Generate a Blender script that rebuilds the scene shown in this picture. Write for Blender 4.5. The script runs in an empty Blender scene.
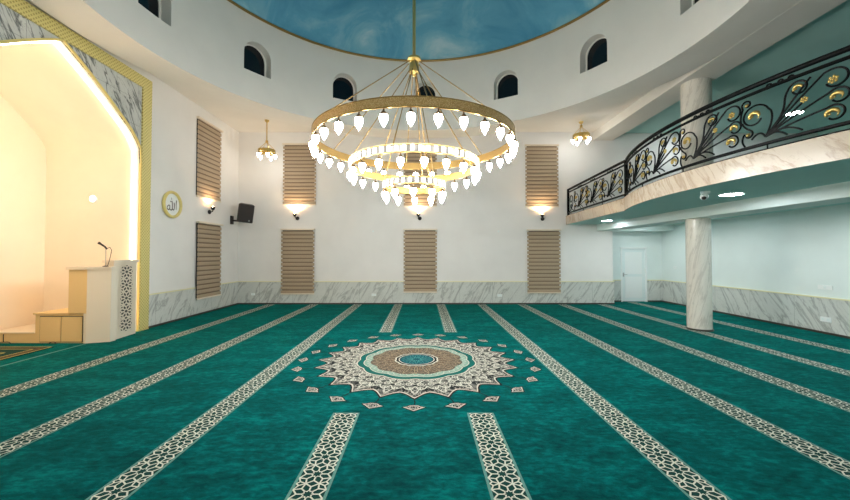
import bpy, bmesh, math, random
from mathutils import Vector, Matrix
random.seed(7)
PI = math.pi; R = math.radians
sc = bpy.context.scene
col = sc.collection

# ------------------------------------------------------------------ materials
def lin(c):
    return tuple(((x/255)/12.92 if x/255 <= .04045 else ((x/255+.055)/1.055)**2.4) for x in c) + (1,)

class NT:
    def __init__(self, name):
        self.m = bpy.data.materials.new(name); self.m.use_nodes = True
        self.t = self.m.node_tree; self.b = self.t.nodes['Principled BSDF']
    def n(self, kind, **kw):
        nd = self.t.nodes.new('ShaderNode'+kind)
        for k, v in kw.items():
            if k.startswith('_'): setattr(nd, k[1:], v)
            else: nd.inputs[k.replace('__', ' ')].default_value = v
        return nd
    def l(self, a, b): self.t.links.new(a, b)
    def math(self, op, a, b=0.0, c=None):
        nd = self.t.nodes.new('ShaderNodeMath'); nd.operation = op
        for i, v in enumerate((a, b) if c is None else (a, b, c)):
            if isinstance(v, (int, float)): nd.inputs[i].default_value = v
            else: self.l(v, nd.inputs[i])
        return nd.outputs[0]
    def ramp(self, fac, stops, interp='LINEAR'):
        nd = self.t.nodes.new('ShaderNodeValToRGB'); cr = nd.color_ramp; cr.interpolation = interp
        while len(cr.elements) < len(stops): cr.elements.new(.5)
        for e, (p, c) in zip(cr.elements, stops): e.position = p; e.color = lin(c)
        self.l(fac, nd.inputs[0]); return nd.outputs[0]
    def mix(self, fac, a, b, mode='MIX'):
        nd = self.t.nodes.new('ShaderNodeMix'); nd.data_type = 'RGBA'; nd.blend_type = mode
        for i, v in ((0, fac), (6, a), (7, b)):
            if isinstance(v, (int, float, tuple)): nd.inputs[i].default_value = v
            else: self.l(v, nd.inputs[i])
        return nd.outputs[2]
    def pos(self):
        g = self.n('NewGeometry'); s = self.n('SeparateXYZ'); self.l(g.outputs['Position'], s.inputs[0])
        return g.outputs['Position'], s.outputs
    def vec(self, x, y, z):
        c = self.n('CombineXYZ')
        for i, v in enumerate((x, y, z)):
            if isinstance(v, (int, float)): c.inputs[i].default_value = v
            else: self.l(v, c.inputs[i])
        return c.outputs[0]
    def noise(self, vec, scale, detail=3, rough=.5, dist=0):
        nd = self.n('TexNoise', Scale=scale, Detail=detail, Roughness=rough, Distortion=dist)
        self.l(vec, nd.inputs['Vector']); return nd.outputs['Fac']
    def bump(self, h, strength=.2, dist=.01):
        nd = self.n('Bump', Strength=strength, Distance=dist); self.l(h, nd.inputs['Height'])
        self.l(nd.outputs[0], self.b.inputs['Normal'])
    def setc(self, c): self.l(c, self.b.inputs['Base Color'])

def plain(name, c, rough=.6, metal=0, emit=None, strength=0, var=0.0):
    q = NT(name); b = q.b
    b.inputs['Roughness'].default_value = rough; b.inputs['Metallic'].default_value = metal
    b.inputs['Base Color'].default_value = lin(c)
    if var:
        p, s = q.pos(); f = q.noise(p, 9, 3)
        d = tuple(max(0, x*(1-var)) for x in c)
        q.setc(q.ramp(f, [(.3, d), (.7, c)]))
    if emit:
        b.inputs['Emission Color'].default_value = lin(emit); b.inputs['Emission Strength'].default_value = strength
    return q.m

def plaster(name, c):
    q = NT(name); p, s = q.pos(); f = q.noise(p, 1.3, 3)
    q.setc(q.ramp(f, [(.3, tuple(x*.975 for x in c)), (.7, c)]))
    q.b.inputs['Roughness'].default_value = .75; q.bump(q.noise(p, 60, 3), .05, .003); return q.m

def marble(name, base, vein, uv='wall', k=1.0, rough=.22, joints=None, freq=1.0):
    q = NT(name); p, s = q.pos()
    if uv == 'wall': u = q.math('ADD', s[0], s[1]); v = s[2]
    elif uv == 'wally': u = q.math('MULTIPLY', s[1], -1.0); v = s[2]
    else:
        tc = q.n('TexCoord'); sp = q.n('SeparateXYZ'); q.l(tc.outputs['Object'], sp.inputs[0])
        u = q.math('MULTIPLY', q.math('ARCTAN2', sp.outputs[1], sp.outputs[0]), .32*1.6); v = sp.outputs[2]
    a = q.math('SUBTRACT', q.math('MULTIPLY', u, .86), q.math('MULTIPLY', v, .52))
    b = q.math('ADD', q.math('MULTIPLY', u, .5), q.math('MULTIPLY', v, .86))
    vv = q.vec(q.math('MULTIPLY', a, 2.6*freq), q.math('MULTIPLY', b, .55*freq), 0)
    n1 = q.noise(vv, 1.0, 5, .6, .6)
    r1 = q.math('ABSOLUTE', q.math('SUBTRACT', n1, .5))
    vv2 = q.vec(q.math('MULTIPLY', a, 5.5*freq), q.math('MULTIPLY', b, 1.5*freq), 3.7)
    n2 = q.noise(vv2, 1.0, 6, .65, 1.0)
    r2 = q.math('ABSOLUTE', q.math('SUBTRACT', n2, .48))
    cloud = q.noise(vv, .8, 3)
    c0 = q.mix(q.math('MULTIPLY', q.math('SUBTRACT', 1.0, q.math('MULTIPLY', cloud, 1.2)), .28*k), lin(base), lin(vein))
    m1 = q.n('MapRange'); q.l(r1, m1.inputs[0]); m1.inputs[1].default_value = 0; m1.inputs[2].default_value = .035; m1.inputs[3].default_value = .75*k; m1.inputs[4].default_value = 0
    m2 = q.n('MapRange'); q.l(r2, m2.inputs[0]); m2.inputs[1].default_value = 0; m2.inputs[2].default_value = .012; m2.inputs[3].default_value = .45*k; m2.inputs[4].default_value = 0
    c1 = q.mix(m1.outputs[0], c0, lin(vein)); c2 = q.mix(m2.outputs[0], c1, lin(vein))
    if joints:
        jw, jh = joints
        def line(x, w):
            f = q.math('FRACT', q.math('DIVIDE', x, w)); d = q.math('ABSOLUTE', q.math('SUBTRACT', f, .5))
            return q.math('GREATER_THAN', d, .5-.004/w)
        j = line(u, jw)
        if jh: j = q.math('MAXIMUM', j, line(v, jh))
        c2 = q.mix(q.math('MULTIPLY', j, .45), c2, lin(tuple(x*.5 for x in vein)))
    q.setc(c2); q.b.inputs['Roughness'].default_value = rough
    return q.m

M = {}
M['wall'] = plaster('white_plaster', (233, 230, 226))
M['wall_cool'] = plaster('white_plaster_cool_lit', (228, 237, 234))  # white plaster with the cool greenish light put into its colour
M['gallery'] = plaster('gallery_teal_bounce', (190, 228, 220))  # gallery plaster, teal bounce light painted into the colour
M['soffit'] = plaster('soffit_teal_bounce', (176, 216, 210))  # balcony underside, teal bounce from the carpet painted in
M['ceil'] = plaster('ceiling_plaster', (226, 222, 214))
M['marble'] = marble('wainscot_marble', (214, 216, 210), (134, 136, 132), 'wall', .8, joints=(1.2, None))
M['marble_grey'] = marble('grey_marble', (212, 214, 210), (88, 92, 92), 'wally', 1.25, joints=(.6, .6), freq=1.1)
M['marble_warm'] = marble('fascia_marble', (206, 192, 174), (160, 134, 110), 'wall', .9, joints=None, freq=1.3)
M['marble_col'] = marble('column_marble', (228, 223, 212), (136, 126, 114), 'col', .42, rough=.16, freq=1.0)
M['gold'] = plain('brushed_brass', (220, 192, 124), .3, 1)
M['gold_ring'] = plain('ring_brass', (158, 128, 76), .4, .9)
M['pale_gold'] = plain('pale_gold', (220, 202, 128), .45)
M['bronze'] = plain('dull_bronze', (96, 76, 50), .45, .5)
M['gold_bright'] = plain('gilded', (204, 176, 104), .4, .75)
M['black'] = plain('black_iron', (4, 5, 6), .5, 0); M['black'].node_tree.nodes['Principled BSDF'].inputs['Specular IOR Level'].default_value = .15
M['black_plastic'] = plain('black_plastic', (28, 24, 24), .5)
M['dark'] = plain('dark_gap', (34, 36, 34), .8)
M['base'] = plain('dark_skirting', (58, 54, 46), .5)
M['trimy'] = plain('pale_gold_trim', (226, 220, 176), .4)
M['white'] = plain('white_paint', (235, 238, 236), .4)
M['door'] = plain('door_paint', (224, 233, 232), .4)
M['beige'] = plain('beige_laminate', (226, 214, 194), .45)
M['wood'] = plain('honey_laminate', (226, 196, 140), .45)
M['chrome'] = plain('satin_metal', (180, 180, 178), .3, 1)
M['bulb'] = plain('frosted_bulb', (255, 252, 248), .4, 0, (252, 253, 250), 40)
M['bulb_small'] = plain('frosted_bulb_small', (255, 252, 248), .4, 0, (252, 253, 250), 14)
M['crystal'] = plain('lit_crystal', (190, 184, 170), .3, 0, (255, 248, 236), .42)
M['glassband'] = plain('frosted_glass_band', (64, 58, 48), .3, 0, (255, 248, 236), 0)
M['downlight'] = plain('downlight_panel', (255, 255, 255), .4, 0, (240, 251, 255), 26)
M['led'] = plain('warm_led', (255, 236, 205), .4, 0, (255, 228, 192), 7)
M['warmbulb'] = plain('warm_bulb', (255, 220, 170), .4, 0, (255, 190, 120), 60)
M['disc'] = plain('lamp_disc', (255, 240, 215), .4, 0, (255, 240, 215), 3)
M['glass'] = plain('night_glass', (8, 14, 22), .12, .0)
M['blind'] = NT('blind_fabric').m
M['sheer'] = plain('blind_sheer', (124, 104, 84), .8)
M['niche'] = plaster('niche_plaster', (246, 232, 212))

q = NT('x'); bpy.data.materials.remove(q.m)
def rebuild_blind():
    m = M['blind']; q = NT.__new__(NT); q.m = m; q.t = m.node_tree; q.b = q.t.nodes['Principled BSDF']
    p, s = q.pos(); f = q.noise(q.vec(q.math('MULTIPLY', q.math('ADD', s[0], s[1]), 30), 0, q.math('MULTIPLY', s[2], 160)), 1, 3)
    q.setc(q.ramp(f, [(.3, (158, 138, 114)), (.7, (186, 166, 140))])); q.b.inputs['Roughness'].default_value = .8
rebuild_blind()

def carpet_mat():
    q = NT('teal_carpet'); p, s = q.pos()
    v1 = q.vec(q.math('MULTIPLY', s[0], 1.3), q.math('MULTIPLY', s[1], 2.6), 0)
    n1 = q.noise(v1, 1.1, 5, .62, .5)
    v2 = q.vec(q.math('MULTIPLY', s[0], 9), q.math('MULTIPLY', s[1], 17), 2)
    n2 = q.noise(v2, 1.0, 4, .65, .3)
    n3 = q.noise(p, 160, 2)
    f = q.math('ADD', q.math('ADD', q.math('MULTIPLY', n1, .38), q.math('MULTIPLY', n2, .48)), q.math('MULTIPLY', n3, .14))
    q.setc(q.ramp(f, [(.37, (0, 48, 49)), (.5, (0, 73, 73)), (.62, (0, 107, 104))]))
    q.b.inputs['Roughness'].default_value = .95
    q.b.inputs['Specular IOR Level'].default_value = .04
    q.b.inputs['Sheen Weight'].default_value = .15; q.b.inputs['Sheen Roughness'].default_value = .4; q.b.inputs['Sheen Tint'].default_value = lin((20, 210, 180))
    q.bump(n3, .3, .01); return q.m
M['carpet'] = carpet_mat()
def carpet_tone(name, c):
    q = NT(name); p, s = q.pos(); n = q.noise(p, 90, 2)
    q.setc(q.ramp(n, [(.3, tuple(x*.86 for x in c)), (.7, c)])); q.b.inputs['Roughness'].default_value = .95
    q.b.inputs['Specular IOR Level'].default_value = .15; return q.m
M['c_cream'] = carpet_tone('pile_cream', (216, 220, 204))
M['c_dark'] = carpet_tone('pile_dark_green', (12, 62, 56))
M['c_pale'] = carpet_tone('pile_pale_teal', (96, 148, 140))
M['c_black'] = carpet_tone('pile_black', (26, 32, 32))
M['c_deep'] = carpet_tone('pile_deep_teal', (4, 88, 82))
M['c_brown'] = carpet_tone('pile_brown', (110, 86, 62))
M['c_tan'] = carpet_tone('pile_tan', (140, 124, 100))
M['c_blue'] = carpet_tone('pile_blue_teal', (4, 70, 80))
M['c_light'] = carpet_tone('pile_light_blue', (70, 142, 138))
M['c_aqua'] = carpet_tone('pile_pale_aqua', (124, 152, 138))
M['c_gold'] = carpet_tone('pile_gold', (206, 190, 110))
def lace(name, a, b, scale):
    q = NT(name); p, s = q.pos()
    d = q.n('TexNoise', Scale=scale*.35, Detail=1.0); q.l(p, d.inputs['Vector'])
    mv = q.n('VectorMath', _operation='MULTIPLY_ADD'); q.l(d.outputs['Color'], mv.inputs[0]); mv.inputs[1].default_value = (.09, .09, 0); q.l(p, mv.inputs[2])
    v = q.n('TexVoronoi', Scale=scale, _feature='DISTANCE_TO_EDGE'); q.l(mv.outputs[0], v.inputs['Vector'])
    q.setc(q.ramp(v.outputs['Distance'], [(.05, a), (.10, b)])); q.b.inputs['Roughness'].default_value = .95
    return q.m
M['c_cream2'] = carpet_tone('pile_ivory', (196, 194, 180))
M['lace'] = lace('pile_lace', (136, 135, 126), (12, 20, 20), 20)
M['lace_brown'] = lace('pile_lace_brown', (122, 106, 84), (44, 36, 30), 24)

def gold_frame_mat():
    q = NT('pierced_gold_band'); p, s = q.pos()
    u = q.math('MULTIPLY', q.math('ADD', s[1], s[2]), 13.0); v = q.math('MULTIPLY', q.math('SUBTRACT', s[1], s[2]), 13.0)
    fu = q.math('ABSOLUTE', q.math('SUBTRACT', q.math('FRACT', u), .5)); fv = q.math('ABSOLUTE', q.math('SUBTRACT', q.math('FRACT', v), .5))
    d = q.math('MAXIMUM', fu, fv)
    q.setc(q.ramp(d, [(.2, (186, 168, 96)), (.3, (228, 214, 142))])); q.b.inputs['Roughness'].default_value = .4
    q.b.inputs['Metallic'].default_value = .15; q.bump(d, .3, .01); return q.m
M['frame'] = gold_frame_mat()
def band_mat():
    q = NT('crystal_set_brass'); tc = q.n('TexCoord')
    v = q.n('TexVoronoi', Scale=70.0); q.l(tc.outputs['Object'], v.inputs['Vector'])
    q.setc(q.ramp(v.outputs['Distance'], [(.2, (244, 220, 168)), (.6, (206, 168, 108))]))
    q.b.inputs['Metallic'].default_value = .75; q.b.inputs['Roughness'].default_value = .35; q.bump(v.outputs['Distance'], .6, .01); return q.m
M['band'] = band_mat()
def dome_mat():
    q = NT('painted_sky'); p, s = q.pos()
    v = q.vec(q.math('MULTIPLY', s[0], .55), q.math('MULTIPLY', s[1], .9), q.math('MULTIPLY', s[2], .5))
    n = q.noise(v, 1.0, 8, .62, .8); n2 = q.noise(v, .5, 3)
    f = q.math('ADD', q.math('MULTIPLY', n, .75), q.math('MULTIPLY', n2, .3))
    q.setc(q.ramp(f, [(.36, (70, 142, 174)), (.52, (96, 164, 192)), (.62, (134, 186, 202)), (.74, (200, 216, 218))]))
    q.b.inputs['Roughness'].default_value = .8; return q.m
M['dome'] = dome_mat()

# ------------------------------------------------------------------ mesh helpers
class MB:
    def __init__(self): self.v = []; self.f = []; self.mi = []; self.cur = 0
    def add(self, vs, fs):
        o = len(self.v); self.v += [tuple(x) for x in vs]
        for f in fs: self.f.append(tuple(i+o for i in f)); self.mi.append(self.cur)
        return self
    def box(self, x0, x1, y0, y1, z0, z1):
        v = [(x, y, z) for z in (z0, z1) for y in (y0, y1) for x in (x0, x1)]
        return self.add(v, [(0, 2, 3, 1), (4, 5, 7, 6), (0, 1, 5, 4), (2, 6, 7, 3), (0, 4, 6, 2), (1, 3, 7, 5)])
    def prism(self, poly, z0, z1):
        n = len(poly)
        v = [(x, y, z0) for x, y in poly]+[(x, y, z1) for x, y in poly]
        return self.add(v, [tuple(range(n))[::-1], tuple(range(n, 2*n))]+[(i, (i+1) % n, n+(i+1) % n, n+i) for i in range(n)])
    def tube(self, pts, r, seg=6, closed=False):
        pts = [Vector(p) for p in pts]; n = len(pts); rr = r if hasattr(r, '__len__') else [r]*n
        vs = []; ref = None
        for i, p in enumerate(pts):
            a = pts[(i-1) % n] if (closed or i > 0) else p; b = pts[(i+1) % n] if (closed or i < n-1) else p
            t = (b-a); t = t.normalized() if t.length > 1e-9 else Vector((0, 0, 1))
            if ref is None: ref = Vector((0, 0, 1)) if abs(t.z) < .9 else Vector((1, 0, 0))
            u = (ref-t*ref.dot(t)); u = u.normalized() if u.length > 1e-6 else t.orthogonal().normalized()
            ref = u; w = t.cross(u)
            for k in range(seg):
                an = 2*PI*k/seg; vs.append(p+(u*math.cos(an)+w*math.sin(an))*rr[i])
        fs = []
        m = n if closed else n-1
        for i in range(m):
            j = (i+1) % n
            for k in range(seg): fs.append((i*seg+k, i*seg+(k+1) % seg, j*seg+(k+1) % seg, j*seg+k))
        if not closed: fs += [tuple(range(seg))[::-1], tuple(range((n-1)*seg, n*seg))]
        return self.add(vs, fs)
    def lathe(self, prof, seg=24, c=(0, 0, 0), a0=0, a1=2*PI):
        full = abs(a1-a0-2*PI) < 1e-6; cols = seg if full else seg+1; n = len(prof)
        vs = [(c[0]+r*math.cos(a0+(a1-a0)*k/seg), c[1]+r*math.sin(a0+(a1-a0)*k/seg), c[2]+z) for k in range(cols) for r, z in prof]
        fs = []
        for k in range(seg):
            k2 = (k+1) % cols
            for i in range(n-1): fs.append((k*n+i, k2*n+i, k2*n+i+1, k*n+i+1))
        return self.add(vs, fs)
    def ring(self, r0, r1, z0, z1, seg=96, c=(0, 0, 0)):
        return self.lathe([(r0, z0), (r1, z0), (r1, z1), (r0, z1), (r0, z0)], seg, c)
    def ball(self, c, r, seg=12, sx=1, sy=1, sz=1):
        n = seg//2; vs = []; 
        for i in range(1, n):
            th = PI*i/n
            for k in range(seg): vs.append((c[0]+sx*r*math.sin(th)*math.cos(2*PI*k/seg), c[1]+sy*r*math.sin(th)*math.sin(2*PI*k/seg), c[2]+sz*r*math.cos(th)))
        top = len(vs); vs += [(c[0], c[1], c[2]+sz*r), (c[0], c[1], c[2]-sz*r)]; fs = []
        for i in range(n-2):
            for k in range(seg): fs.append((i*seg+k, (i+1)*seg+k, (i+1)*seg+(k+1) % seg, i*seg+(k+1) % seg))
        for k in range(seg): fs.append((top, k, (k+1) % seg)); fs.append((top+1, (n-2)*seg+(k+1) % seg, (n-2)*seg+k))
        return self.add(vs, fs)
    def ribbon(self, pts, w, z, closed=False):   # flat strip on the ground
        n = len(pts); L = []; ww = w if hasattr(w, '__len__') else [w]*n
        for i, (x, y) in enumerate(pts):
            a = pts[(i-1) % n] if (closed or i > 0) else pts[i]; b = pts[(i+1) % n] if (closed or i < n-1) else pts[i]
            dx, dy = b[0]-a[0], b[1]-a[1]; l = math.hypot(dx, dy) or 1
            L += [(x-dy/l*ww[i]/2, y+dx/l*ww[i]/2, z), (x+dy/l*ww[i]/2, y-dx/l*ww[i]/2, z)]
        m = n if closed else n-1
        return self.add(L, [(2*i, 2*i+1, 2*((i+1) % n)+1, 2*((i+1) % n)) for i in range(m)])
    def build(self, name, mats, parent=None, smooth=None, fix=True):
        me = bpy.data.meshes.new(name); me.from_pydata(self.v, [], self.f)
        for m in (mats if isinstance(mats, (list, tuple)) else [mats]): me.materials.append(m)
        me.polygons.foreach_set('material_index', self.mi)
        if fix:
            bm = bmesh.new(); bm.from_mesh(me); bmesh.ops.recalc_face_normals(bm, faces=bm.faces[:]); bm.to_mesh(me); bm.free()
        if smooth is not None:
            me.polygons.foreach_set('use_smooth', [True]*len(me.polygons)); me.set_sharp_from_angle(angle=R(smooth))
        me.update()
        o = bpy.data.objects.new(name, me); col.objects.link(o)
        if parent: o.parent = parent
        return o

def tag(o, label=None, cat=None, group=None, kind=None):
    if label: o['label'] = label
    if cat: o['category'] = cat
    if group: o['group'] = group
    if kind: o['kind'] = kind
    return o
def empty(name, loc=(0, 0, 0), rz=0, label=None, cat=None, group=None, kind=None):
    o = bpy.data.objects.new(name, None); col.objects.link(o); o.location = loc; o.rotation_euler = (0, 0, rz)
    o.empty_display_size = .1
    return tag(o, label, cat, group, kind)
def struct(o): o['kind'] = 'structure'; return o
def copy_tree(o, parent=None):
    c = o.copy(); col.objects.link(c)
    if parent: c.parent = parent
    for ch in list(o.children): copy_tree(ch, c)
    return c

# ------------------------------------------------------------------ layout numbers
CX, CY = -.10, 6.53           # drum centre
MX, MY = -.10, 6.20           # medallion and chandelier centre
XL, XR, YB, YF, ZC = -6.68, 9.13, 13.1, -.7, 6.24
RD, ZD0, ZD1 = 5.5, 5.95, 8.28
XN = -8.85                    # back of the niche
YN = 6.6                      # niche centre
ZB0, ZB1 = 2.88, 3.19         # balcony slab

# ------------------------------------------------------------------ floor with its carpet inlays
floor = struct(MB().box(XN-.1, XR+.1, YF-.1, 13.9, -.12, 0).build('floor', M['carpet']))

def star_cell(L, cx, cy, a, w, z, flip=False, put=None):
    """one cell of the eight-pointed lattice; put(pts) collects a line"""
    P = lambda r, d: (cx+a*r*math.cos(R(d)), cy+a*r*math.sin(R(d)))
    st = []
    for k in range(8): st += [P(.20, 45*k), P(.125, 45*k+22.5)]
    put(st, True)
    for k in range(8):
        s = P(.345 if k % 2 == 0 else .36, 45*k)
        put([P(.20, 45*k), s], False)
        for d in (-22.5, 22.5):
            put([s, P(.541, 45*k+d)], False)
    for sx in (-1, 1):
        for sy in (-1, 1):
            Q = lambda u, v: (cx+a*u*sx, cy+a*v*sy)
            put([Q(.5, .207), Q(.405, .405), Q(.207, .5)], False); put([Q(.405, .405), Q(.5, .5)], False)

def strip(x, y0, y1, wd=.30):
    mb = MB()
    z = .004
    mb.cur = 0; mb.add([(x-wd/2, y0, z), (x+wd/2, y0, z), (x+wd/2, y1, z), (x-wd/2, y1, z)], [(0, 1, 2, 3)])
    mb.cur = 1; e = .024
    for s in (-1, 1):
        xx = x+s*(wd/2-e/2); mb.ribbon([(xx, y0), (xx, y1)], e, z+.002)
    for yy in (y0+e/2, y1-e/2): mb.ribbon([(x-wd/2, yy), (x+wd/2, yy)], e, z+.002)
    mb.cur = 2; a = wd-2*e; n = max(1, round((y1-y0-2*e)/a)); a2 = (y1-y0-2*e)/n
    for i in range(n):
        cy = y0+e+a2*(i+.5)
        star_cell(None, x, cy, a, 0, 0, put=lambda pts, c: mb.ribbon([(px, cy+(py-cy)*a2/a) for px, py in pts], .0125, z+.0035, c))
    o = mb.build('patterned_strip', [M['c_dark'], M['c_pale'], M['c_cream']], floor, fix=False)
    return o
SX = [-5.42, -3.87, -2.318, 2.113, 3.553, 5.0, 6.43, 7.84]
for x in SX: strip(x, .6 if abs(x) < 5.5 else 3.0, 13.05 if x < 6.8 else 13.7)
for x in (-.86, .652): strip(x, .6, 4.14); strip(x, 8.36, 13.05)

def circ(r, n=96, lobes=0, amp=0, ph=0):
    out = []
    for k in range(n):
        a = 2*PI*k/n; rr = r+amp*abs(math.sin(lobes*(a-ph)/2)) if lobes else r
        out.append((MX+rr*math.cos(a), MY+rr*math.sin(a)))
    return out
def polar(r, a): return (MX+r*math.cos(a), MY+r*math.sin(a))
def spiral2(cr, ca, rad, a0, turns, n=22, shrink=.18, sgn=1):
    c = polar(cr, ca); o = []
    for i in range(n):
        t = i/(n-1); rr = rad*(1-(1-shrink)*t); an = ca+a0+sgn*turns*2*PI*t
        o.append((c[0]+rr*math.cos(an), c[1]+rr*math.sin(an)))
    return o
med = MB(); z = .004; NP = 24
petal = []; TIP = PI/2
def petal_outline(tip, valley, n=10):
    pts = []
    for k in range(NP):
        a = TIP+2*PI*k/NP; h = PI/NP
        for i in range(n):
            t = -1+2*i/n; s = abs(t)
            # ogee: steep near the tip, full shoulders
            r = valley+(tip-valley)*((1-s)**1.7*.8+.2*(1-s**2))
            pts.append(polar(r, a+h*t*(1-.12*math.sin(PI*s))))
    return pts
def disc(pts, z): 
    n = len(pts); med.add([(MX, MY, z)]+[(x, y, z) for x, y in pts], [(0, i+1, (i+1) % n+1) for i in range(n)])
med.cur = 0; disc(petal_outline(1.70, 1.49), z)
med.cur = 1; disc(petal_outline(1.655, 1.465), z+.001)
med.cur = 2
disc(petal_outline(1.63, 1.44), z+.002)
# dark spandrels and cream scrolls in every petal
for k in range(NP):
    a = TIP+2*PI*k/NP; h = PI/NP
    med.cur = 0
    for s in (-1, 1):
        med.add([polar(1.37, a+s*h*.98)+(z+.003,), polar(1.44, a+s*h*.80)+(z+.003,), polar(1.36, a+s*h*.42)+(z+.003,), polar(1.30, a+s*h*.80)+(z+.003,)], [(0, 1, 2, 3)])
    med.cur = 1
    for s in (-1, 1):
        med.ribbon(spiral2(1.33, a+s*h*.35, .055, 0, 1.4, sgn=s), .016, z+.004)
        med.ribbon(spiral2(1.18, a+s*h*.52, .065, PI*.5, 1.5, sgn=-s), .016, z+.004)
        med.ribbon(spiral2(1.05, a+s*h*.45, .05, PI, 1.4, sgn=s), .014, z+.004)
        med.ribbon([polar(1.30+.20*t, a+s*h*.42*(1-t)**.7) for t in [i/8 for i in range(9)]], .014, z+.0045)
        med.ribbon([polar(1.25+.12*(1-(2*t-1)**2), a+s*h*t) for t in [i/8 for i in range(9)]], .018, z+.0045)
        med.ribbon([polar(1.10+.07*math.cos(PI*t), a+s*h*t) for t in [i/8 for i in range(9)]], .016, z+.0045)
    med.ribbon([polar(1.45, a-.03), polar(1.54, a), polar(1.45, a+.03), polar(1.40, a), polar(1.45, a-.03)], .014, z+.004)
    med.cur = 0
    med.add([polar(1.20, a-.03)+(z+.003,), polar(1.27, a)+(z+.003,), polar(1.20, a+.03)+(z+.003,), polar(1.14, a)+(z+.003,)], [(0, 1, 2, 3)])
# scalloped ring
NL = 12
for ci, r, amp in ((1, .965, .045), (3, .945, .045), (1, .855, .04), (4, .842, .04)):
    med.cur = ci; disc(circ(r, 144, NL, amp), z+.005+.0006*(1-r)*10)
med.cur = 1
for k in range(48):
    a = 2*PI*k/48
    med.ribbon([polar(.80+.035*math.cos(PI*2*t), a+2*PI/48*t) for t in [i/5 for i in range(6)]], .010, z+.0075)
med.cur = 5; disc(circ(.725, 144, 12, .055), z+.0078)
for k in range(24):
    a = TIP+2*PI*k/24
    med.cur = 6
    med.ribbon([polar(.36, a), polar(.50, a+.05), polar(.66, a+.03), polar(.76, a)], .013, z+.0085)
    med.ribbon([polar(.36, a), polar(.50, a-.05), polar(.66, a-.03), polar(.76, a)], .013, z+.0085)
    med.ribbon(spiral2(.68, a+PI/24, .035, 0, 1.2), .010, z+.0085)
    med.ribbon(spiral2(.54, a+PI/24, .030, 0, 1.2), .010, z+.0085)
    med.cur = 7
    med.ribbon([polar(.40, a+PI/24), polar(.62, a+PI/24)], .014, z+.0082)
med.cur = 1; disc(circ(.355, 96, 12, .02), z+.009)
med.cur = 0; disc(circ(.335, 96, 12, .015), z+.0094)
med.cur = 1; disc(circ(.305, 96), z+.0098)
med.cur = 8; disc(circ(.29, 96), z+.0102)
med.cur = 9
for k in range(12):
    a = 2*PI*k/12
    med.ribbon([polar(.06, a), polar(.15, a+.2), polar(.26, a), polar(.15, a-.2), polar(.06, a)], .010, z+.0106)
    med.ribbon(spiral2(.23, a+PI/12, .022, 0, 1), .008, z+.0106)
tag(med.build('medallion', [M['c_black'], M['c_cream2'], M['lace'], M['c_deep'], M['c_aqua'], M['lace_brown'], M['c_tan'], M['c_brown'], M['c_blue'], M['c_light']], floor, fix=False),
    'round lace medallion woven in cream, brown and teal')
# palmettes around the medallion
for k in range(NP):
    a = TIP+2*PI*k/NP; p = MB()
    def L(r, s): c = (MX+(1.93+r)*math.cos(a), MY+(1.93+r)*math.sin(a)); return (c[0]-math.sin(a)*s, c[1]+math.cos(a)*s)
    out = [(-.085, 0), (-.075, .05), (-.04, .075), (-.02, .125), (.015, .085), (.05, .05), (.10, 0)]
    out += [(r, -s) for r, s in out[-2:0:-1]]
    for ci, sc_, zz in ((0, 1.0, .004), (1, .84, .0052), (2, .66, .0064)):
        p.cur = ci; pts = [L(r*sc_, s*sc_*1.25) for r, s in out]; c = L(0, 0); n = len(pts)
        p.add([c+(zz,)]+[q_+(zz,) for q_ in pts], [(0, i+1, (i+1) % n+1) for i in range(n)])
    p.cur = 1
    for s in (-1, 1): p.ribbon([L(-.04, 0), L(-.02, s*.045), L(.02, s*.05), L(.025, s*.02), L(0, s*.02)], .009, .0075)
    p.cur = 0; p.ribbon([L(-.22, .0), L(-.15, .01), L(-.09, 0)], .014, .0045)
    p.build('palmette', [M['c_black'], M['c_cream2'], M['lace']], floor, fix=False)

# ------------------------------------------------------------------ walls
def arch_profile():
    """half profile of the niche opening as (dy, z) from the jamb foot to the peak"""
    pts = [(1.88, 0), (1.88, 3.95), (1.87, 4.10), (1.86, 4.28), (1.76, 4.44), (1.60, 4.62)]
    n = 8
    for i in range(1, n+1):
        t = i/n; pts.append((1.60*(1-t), 4.62+(5.74-4.62)*t+.05*math.sin(PI*t)))
    return pts
AP = arch_profile()
def arch_pts(off=0):   # full outline, (y, z)
    def grow(dy, zz): 
        return (dy+off*(1 if zz < 4.1 else .6), zz+(off*.85 if zz > 4.1 else 0))
    h = [grow(*p) for p in AP]; h[-1] = (0, h[-1][1])
    return [(YN+d, zz) for d, zz in h]+[(YN-d, zz) for d, zz in h[-2::-1]]
def polyYZ(mb, poly, x0, x1):
    n = len(poly)
    bm = bmesh.new()
    ring = [bm.verts.new((0, y, z_)) for y, z_ in poly]
    f = bm.faces.new(ring); f.normal_update(); r = bmesh.ops.triangulate(bm, faces=[f]); bm.verts.index_update()
    tris = [tuple(v.index for v in f.verts) for f in bm.faces]; bm.free()
    v = [(x0, y, z_) for y, z_ in poly]+[(x1, y, z_) for y, z_ in poly]
    mb.add(v, tris+[tuple(i+n for i in t) for t in tris]+[(i, (i+1) % n, n+(i+1) % n, n+i) for i in range(n)])
A0 = arch_pts()
struct(MB().box(XL-.2, XL, YN+1.88, YB, 0, ZC).build('wall_left', M['wall']))
struct(MB().box(XL-.2, XL, YF, YN-1.88, 0, ZC).build('wall_left_near', M['wall']))
wl = MB(); polyYZ(wl, [p for p in A0[::-1] if p[1] > 3.9]+[(YN+1.88, ZC), (YN-1.88, ZC)], XL, XL-.2)
struct(wl.build('wall_left_above_niche', M['wall']))
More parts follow.
